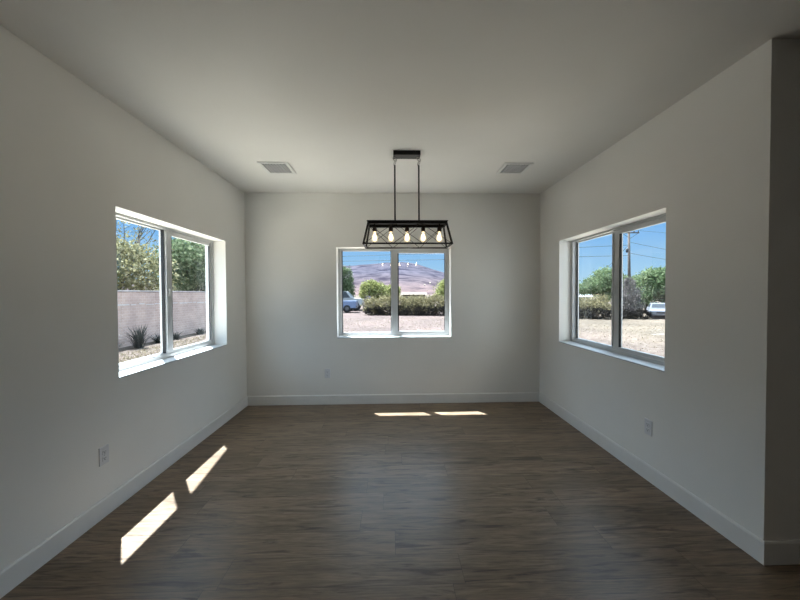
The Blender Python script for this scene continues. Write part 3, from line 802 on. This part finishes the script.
def vehicle(name, label, loc, rz, paint, kind):
    r = empty(name, loc, rz); tag(r, label, {'pickup': 'truck', 'suv': 'van', 'sedan': 'car'}[kind])   # nose towards +x
    L_, W = (5.0, .92) if kind == 'pickup' else ((4.5, .90) if kind == 'suv' else (4.5, .86))
    h = L_ / 2
    bm = bmesh.new()
    if kind == 'pickup':
        body = [(-h, .42), (h - .1, .40), (h, .55), (h - .05, .92), (h - .35, 1.02), (.55, 1.08), (-h + .02, 1.08), (-h, .95)]
        cab = [(-.75, 1.07), (1.15, 1.07), (.62, 1.66), (-.55, 1.68), (-.72, 1.55)]
    elif kind == 'suv':
        body = [(-h, .40), (h - .1, .38), (h, .55), (h - .06, .88), (h - .4, 1.00), (.75, 1.06), (-h + .05, 1.06), (-h, .9)]
        cab = [(-h + .06, 1.05), (1.2, 1.05), (.62, 1.66), (-h + .5, 1.72), (-h + .22, 1.62)]
    else:
        body = [(-h, .34), (h - .1, .30), (h, .45), (h - .05, .66), (h - .4, .76), (.9, .86), (-h + .5, .88), (-h + .05, .82), (-h, .6)]
        cab = [(-h + .75, .86), (1.15, .85), (.45, 1.27), (-.75, 1.29), (-1.05, 1.24)]
    prism(bm, body, W, W, body[2][1] + .3, .05)
    bmesh.ops.bevel(bm, geom=list(bm.edges), offset=.03, segments=2, affect='EDGES')
    mesh_obj('body', bm, M[paint], r)
    bm = bmesh.new(); zc = min(z for x, z in cab); prism(bm, cab, W - .06, W, zc + .2, .13)
    bmesh.ops.bevel(bm, geom=list(bm.edges), offset=.02, segments=2, affect='EDGES')
    mesh_obj('cabin', bm, M[paint], r)
    zt = max(z for x, z in cab)
    # glass: windshield and side windows, a little proud of the cabin
    a, b = Vector((cab[1][0], 0, cab[1][1])), Vector((cab[2][0], 0, cab[2][1]))
    nrm = Vector((b.z - a.z, 0, a.x - b.x)).normalized()
    if nrm.x < 0: nrm = -nrm
    bm = bmesh.new()
    p0, p1 = a.lerp(b, .12) + nrm * .012, a.lerp(b, .90) + nrm * .012
    vs = [bm.verts.new((p0.x, -W + .16, p0.z)), bm.verts.new((p0.x, W - .16, p0.z)), bm.verts.new((p1.x, W - .26, p1.z)), bm.verts.new((p1.x, -W + .26, p1.z))]
    bm.faces.new(vs); mesh_obj('windshield', bm, M['car_glass'], r)
    for s in (-1, 1):
        x0 = min(x for x, z in cab) + .30; x1 = cab[1][0] - .28; xm = (x0 + x1) / 2
        for (q0, q1, t0, t1) in ((x0, xm - .04, x0 + .10, xm - .04), (xm + .04, x1, xm + .04, x1 - .38)):
            bm = bmesh.new()
            zz0, zz1 = zc + .06, zt - .09
            def yy(z): return s * (W - .06 - .13 * min(1, max(0, (z - zc) / (zt - zc))) + .012)
            bm.faces.new([bm.verts.new(p) for p in ((q0, yy(zz0), zz0), (q1, yy(zz0), zz0), (t1, yy(zz1), zz1), (t0, yy(zz1), zz1))])
            mesh_obj('side_window', bm, M['car_glass'], r)
    for x in (-h + .85, h - .85):
        for s in (-1, 1):
            bm = bmesh.new(); R_ = .36 if kind != 'sedan' else .31
            lathe(bm, [(R_ - .06, -.11), (R_, -.08), (R_, .08), (R_ - .06, .11)], (x, s * (W - .10), R_), 20, 'y')
            wh = mesh_obj('wheel', bm, M['tyre'], r, True)
            bm = bmesh.new(); lathe(bm, [(R_ * .55, -.02), (R_ * .45, .02)], (x, s * (W + .015), R_), 14, 'y')
            mesh_obj('hubcap', bm, M['hub'], wh)
    zf = .55 if kind == 'sedan' else .78
    for s in (-1, 1):
        box('headlight', M['lamp_lens'], r, h - .06, h + .012, s * (W - .22) - .13, s * (W - .22) + .13, zf - .07, zf + .06, .01)
        box('taillight', M['red_lens'], r, -h - .012, -h + .05, s * (W - .12) - .06, s * (W - .12) + .06, zf - .02, zf + .16, .01)
    box('grille', M['shade_strip'], r, h - .05, h + .008, -W + .40, W - .40, zf - .09, zf + .05, .01)
    box('bumper', M['bumper'], r, h - .10, h + .06, -W + .03, W - .03, zf - .28, zf - .14, .02)
    box('bumper', M['bumper'], r, -h - .06, -h + .10, -W + .03, W - .03, zf - .28, zf - .14, .02)
    return r
vehicle('pickup_truck', 'pale blue pickup truck parked at the left edge of the back window', (-5.75, 31.6, GZ), PI, 'blue_paint', 'pickup')
vehicle('van', 'white van parked behind the blue pickup truck', (-5.4, 35.3, GZ), .04, 'white_paint', 'suv').scale = (1.22, 1.22, 1.22)
vehicle('car', 'pale grey car facing the house at the right edge of the right window', (19.25, 22.9, GZ), math.atan2(-21, -15.2), 'grey_paint', 'sedan').scale = (.92, .92, .76)

# ------------------------------------------------------------------ far buildings
def small_house(name, label, loc, rz, lx, ly, hw, hr, mw, mr):
    r = empty(name, loc, rz); tag(r, label, 'building')
    box('walls', mw, r, -lx / 2, lx / 2, -ly / 2, ly / 2, -.1, hw)
    bm = bmesh.new(); o = .3
    vs = [bm.verts.new(p) for p in ((-lx / 2 - o, -ly / 2 - o, hw), (lx / 2 + o, -ly / 2 - o, hw), (lx / 2 + o, ly / 2 + o, hw), (-lx / 2 - o, ly / 2 + o, hw), (-lx / 2 - o, 0, hw + hr), (lx / 2 + o, 0, hw + hr))]
    for f in ((3, 2, 1, 0), (0, 1, 5, 4), (2, 3, 4, 5), (1, 2, 5), (3, 0, 4)): bm.faces.new([vs[i] for i in f])
    mesh_obj('roof', bm, mr, r)
    return r
small_house('shed', 'low tan roofed shed showing above the rear hedge', (3.2, 46.5, GZ), 0, 3.0, 2.6, 1.62, .30, M['tan_wall'], M['tan_roof'])
small_house('house', 'low white roofed house behind the hedge in the right window', (24.6, 45.5, GZ), -.45, 5.2, 4.5, 1.25, .55, M['white_wall'], M['white_roof'])
for x, y, z, lab in ((52.5, 515, 13.6, 'left of two tiny white buildings low on the hillside'), (61.5, 517, 16.6, 'right of two tiny white buildings low on the hillside')):
    small_house('hillside_building', lab, (x, y, z), .2, 1.6, 1.6, 2.2, .6, M['concrete'], M['concrete'])['group'] = 'white specks on the hillside'

# ------------------------------------------------------------------ utility pole and cables
pl = empty('utility_pole', (27.45, 37.3, GZ)); tag(pl, 'tall wooden utility pole with a crossarm behind the grey shrub', 'utility pole')
bm = bmesh.new(); tube(bm, (.1, 0, -.2), (-.05, 0, 8.95), .19, .11, 12); mesh_obj('pole', bm, M['pole'], pl, True)
bm = bmesh.new(); bx(bm, -1.05, 1.05, -.20, -.10, 8.55, 8.67, .01); mesh_obj('crossarm', bm, M['pole'], pl)
for x in (-.95, -.35, .45, .95):
    bm = bmesh.new(); lathe(bm, [(.03, 8.66), (.055, 8.70), (.055, 8.78), (.03, 8.84)], (x, -.15, 0), 10); mesh_obj('insulator', bm, M['cable'], pl, True)
bm = bmesh.new(); tube(bm, (-.95, -.16, 8.57), (-.03, -.16, 7.95), .022, seg=6); tube(bm, (.95, -.16, 8.57), (0, -.16, 7.95), .022, seg=6); mesh_obj('arm_brace', bm, M['pole'], pl)
bm = bmesh.new(); lathe(bm, [(.10, 6.35), (.14, 6.42), (.14, 6.72), (.10, 6.80)], (-.30, -.1, 0), 12); mesh_obj('splice_box', bm, M['cable'], pl, True)

def cable(label, pts, sag, r=.022):
    bm = bmesh.new()
    for a, b in zip(pts, pts[1:]):
        a, b = Vector(a), Vector(b); k = 20; prev = a
        for i in range(1, k + 1):
            t = i / k; p = a.lerp(b, t); p.z -= sag * 4 * t * (1 - t)
            tube(bm, prev, p, r, seg=5, caps=False); prev = p
    o = mesh_obj('overhead_cable', bm, M['cable']); tag(o, label, 'cable', 'overhead cables')
    return o
PX, PY = 27.45, 37.15
cable('upper overhead cable running left from the utility pole past both windows', [(PX - .1, PY, 6.9), (-42, 48, 6.3)], .35)
cable('lower overhead cable running left from the utility pole past both windows', [(PX - .1, PY, 5.7), (-42, 48, 6.0)], .2)
cable('upper overhead cable running right from the utility pole', [(PX + .1, PY, 7.2), (62, 60, 8.2)], .3)
cable('lower overhead cable running right from the utility pole', [(PX + .1, PY, 5.95), (62, 60, 6.6)], .3)
cable('thin topmost cable running right from the pole crossarm', [(PX + .95, PY, 8.56), (62, 56, 11.6)], .3, .014)
cable('slanting service cable dropping left from the utility pole', [(PX - .1, PY, 7.0), (20.7, 34.6, 1.9)], .15)

# ------------------------------------------------------------------ light, sky, camera
w = bpy.data.worlds.new('sky'); scene.world = w; w.use_nodes = True
nt = w.node_tree; nt.nodes.clear(); L = nt.links.new
out = N(nt, 'ShaderNodeOutputWorld'); bg = N(nt, 'ShaderNodeBackground')
tc = N(nt, 'ShaderNodeTexCoord'); sep = N(nt, 'ShaderNodeSeparateXYZ'); L(tc.outputs['Generated'], sep.inputs[0])
r = ramp(nt, [(0.0, (.56, .78, .98)), (.06, (.42, .70, 1.0)), (.17, (.21, .52, 1.0)), (.205, (.22, .53, 1.0)), (.29, (2.5, 3.3, 4.35)), (1, (2.5, 3.3, 4.35))])   # upper sky raised, out of the windows' view, as added room light
L(sep.outputs['Z'], r.inputs[0])
cn = N(nt, 'ShaderNodeTexNoise'); cn.inputs['Scale'].default_value = 3; cn.inputs['Detail'].default_value = 5
mp = N(nt, 'ShaderNodeMapping'); mp.inputs['Scale'].default_value = (1, 1, 6); L(tc.outputs['Generated'], mp.inputs['Vector']); L(mp.outputs[0], cn.inputs['Vector'])
cr = ramp(nt, [(.55, (0, 0, 0)), (.85, (.35, .35, .35))]); L(cn.outputs['Fac'], cr.inputs[0])
mx = N(nt, 'ShaderNodeMix', data_type='RGBA'); L(cr.outputs[0], mx.inputs[0]); L(r.outputs[0], mx.inputs[6]); mx.inputs[7].default_value = (.75, .85, .95, 1)
L(mx.outputs[2], bg.inputs[0]); bg.inputs[1].default_value = 1.0
L(bg.outputs[0], out.inputs[0])

def light(name, typ, loc, energy, color, direction=None, **kw):
    d = bpy.data.lights.new(name, typ); d.energy = energy; d.color = color
    for k, v in kw.items(): setattr(d, k, v)
    o = bpy.data.objects.new(name, d); o.location = loc
    if direction is not None: o.rotation_euler = Vector(direction).to_track_quat('-Z', 'Y').to_euler()
    return link(o)
light('sun', 'SUN', (0, 0, 20), 32.0, (.95, 1.0, 1.08), (.317, -.398, -1.0), angle=math.radians(.53))

light('rear_fill', 'AREA', (1.5, -1.2, 2.70), 4.0, (1.0, .97, .88), (0, 0, -1), shape='DISK', size=1.2)  # added fill behind the camera, lifts the near walls and floor

cam_d = bpy.data.cameras.new('camera'); cam = link(bpy.data.objects.new('camera', cam_d))
cam_d.sensor_width = 36; cam_d.sensor_fit = 'HORIZONTAL'; cam_d.lens = 329.175 / 800 * 36; cam_d.clip_start = .05; cam_d.clip_end = 4000
yaw, pitch, roll = .0272, .0189, -.0048
cy, sy = math.cos(yaw), math.sin(yaw); cp, sp = math.cos(pitch), math.sin(pitch)
rt = Vector((cy, -sy, 0)); fw = Vector((sy, cy, 0)); up = Vector((0, 0, 1))
f2 = fw * cp - up * sp; u2 = up * cp + fw * sp
r3 = rt * math.cos(roll) + u2 * math.sin(roll); u3 = u2 * math.cos(roll) - rt * math.sin(roll)
mat = Matrix((r3, u3, -f2)).transposed().to_4x4(); mat.translation = (0, 0, 1.4367)
cam.matrix_world = mat
scene.camera = cam
scene.view_settings.view_transform = 'Standard'
scene.view_settings.look = 'None'
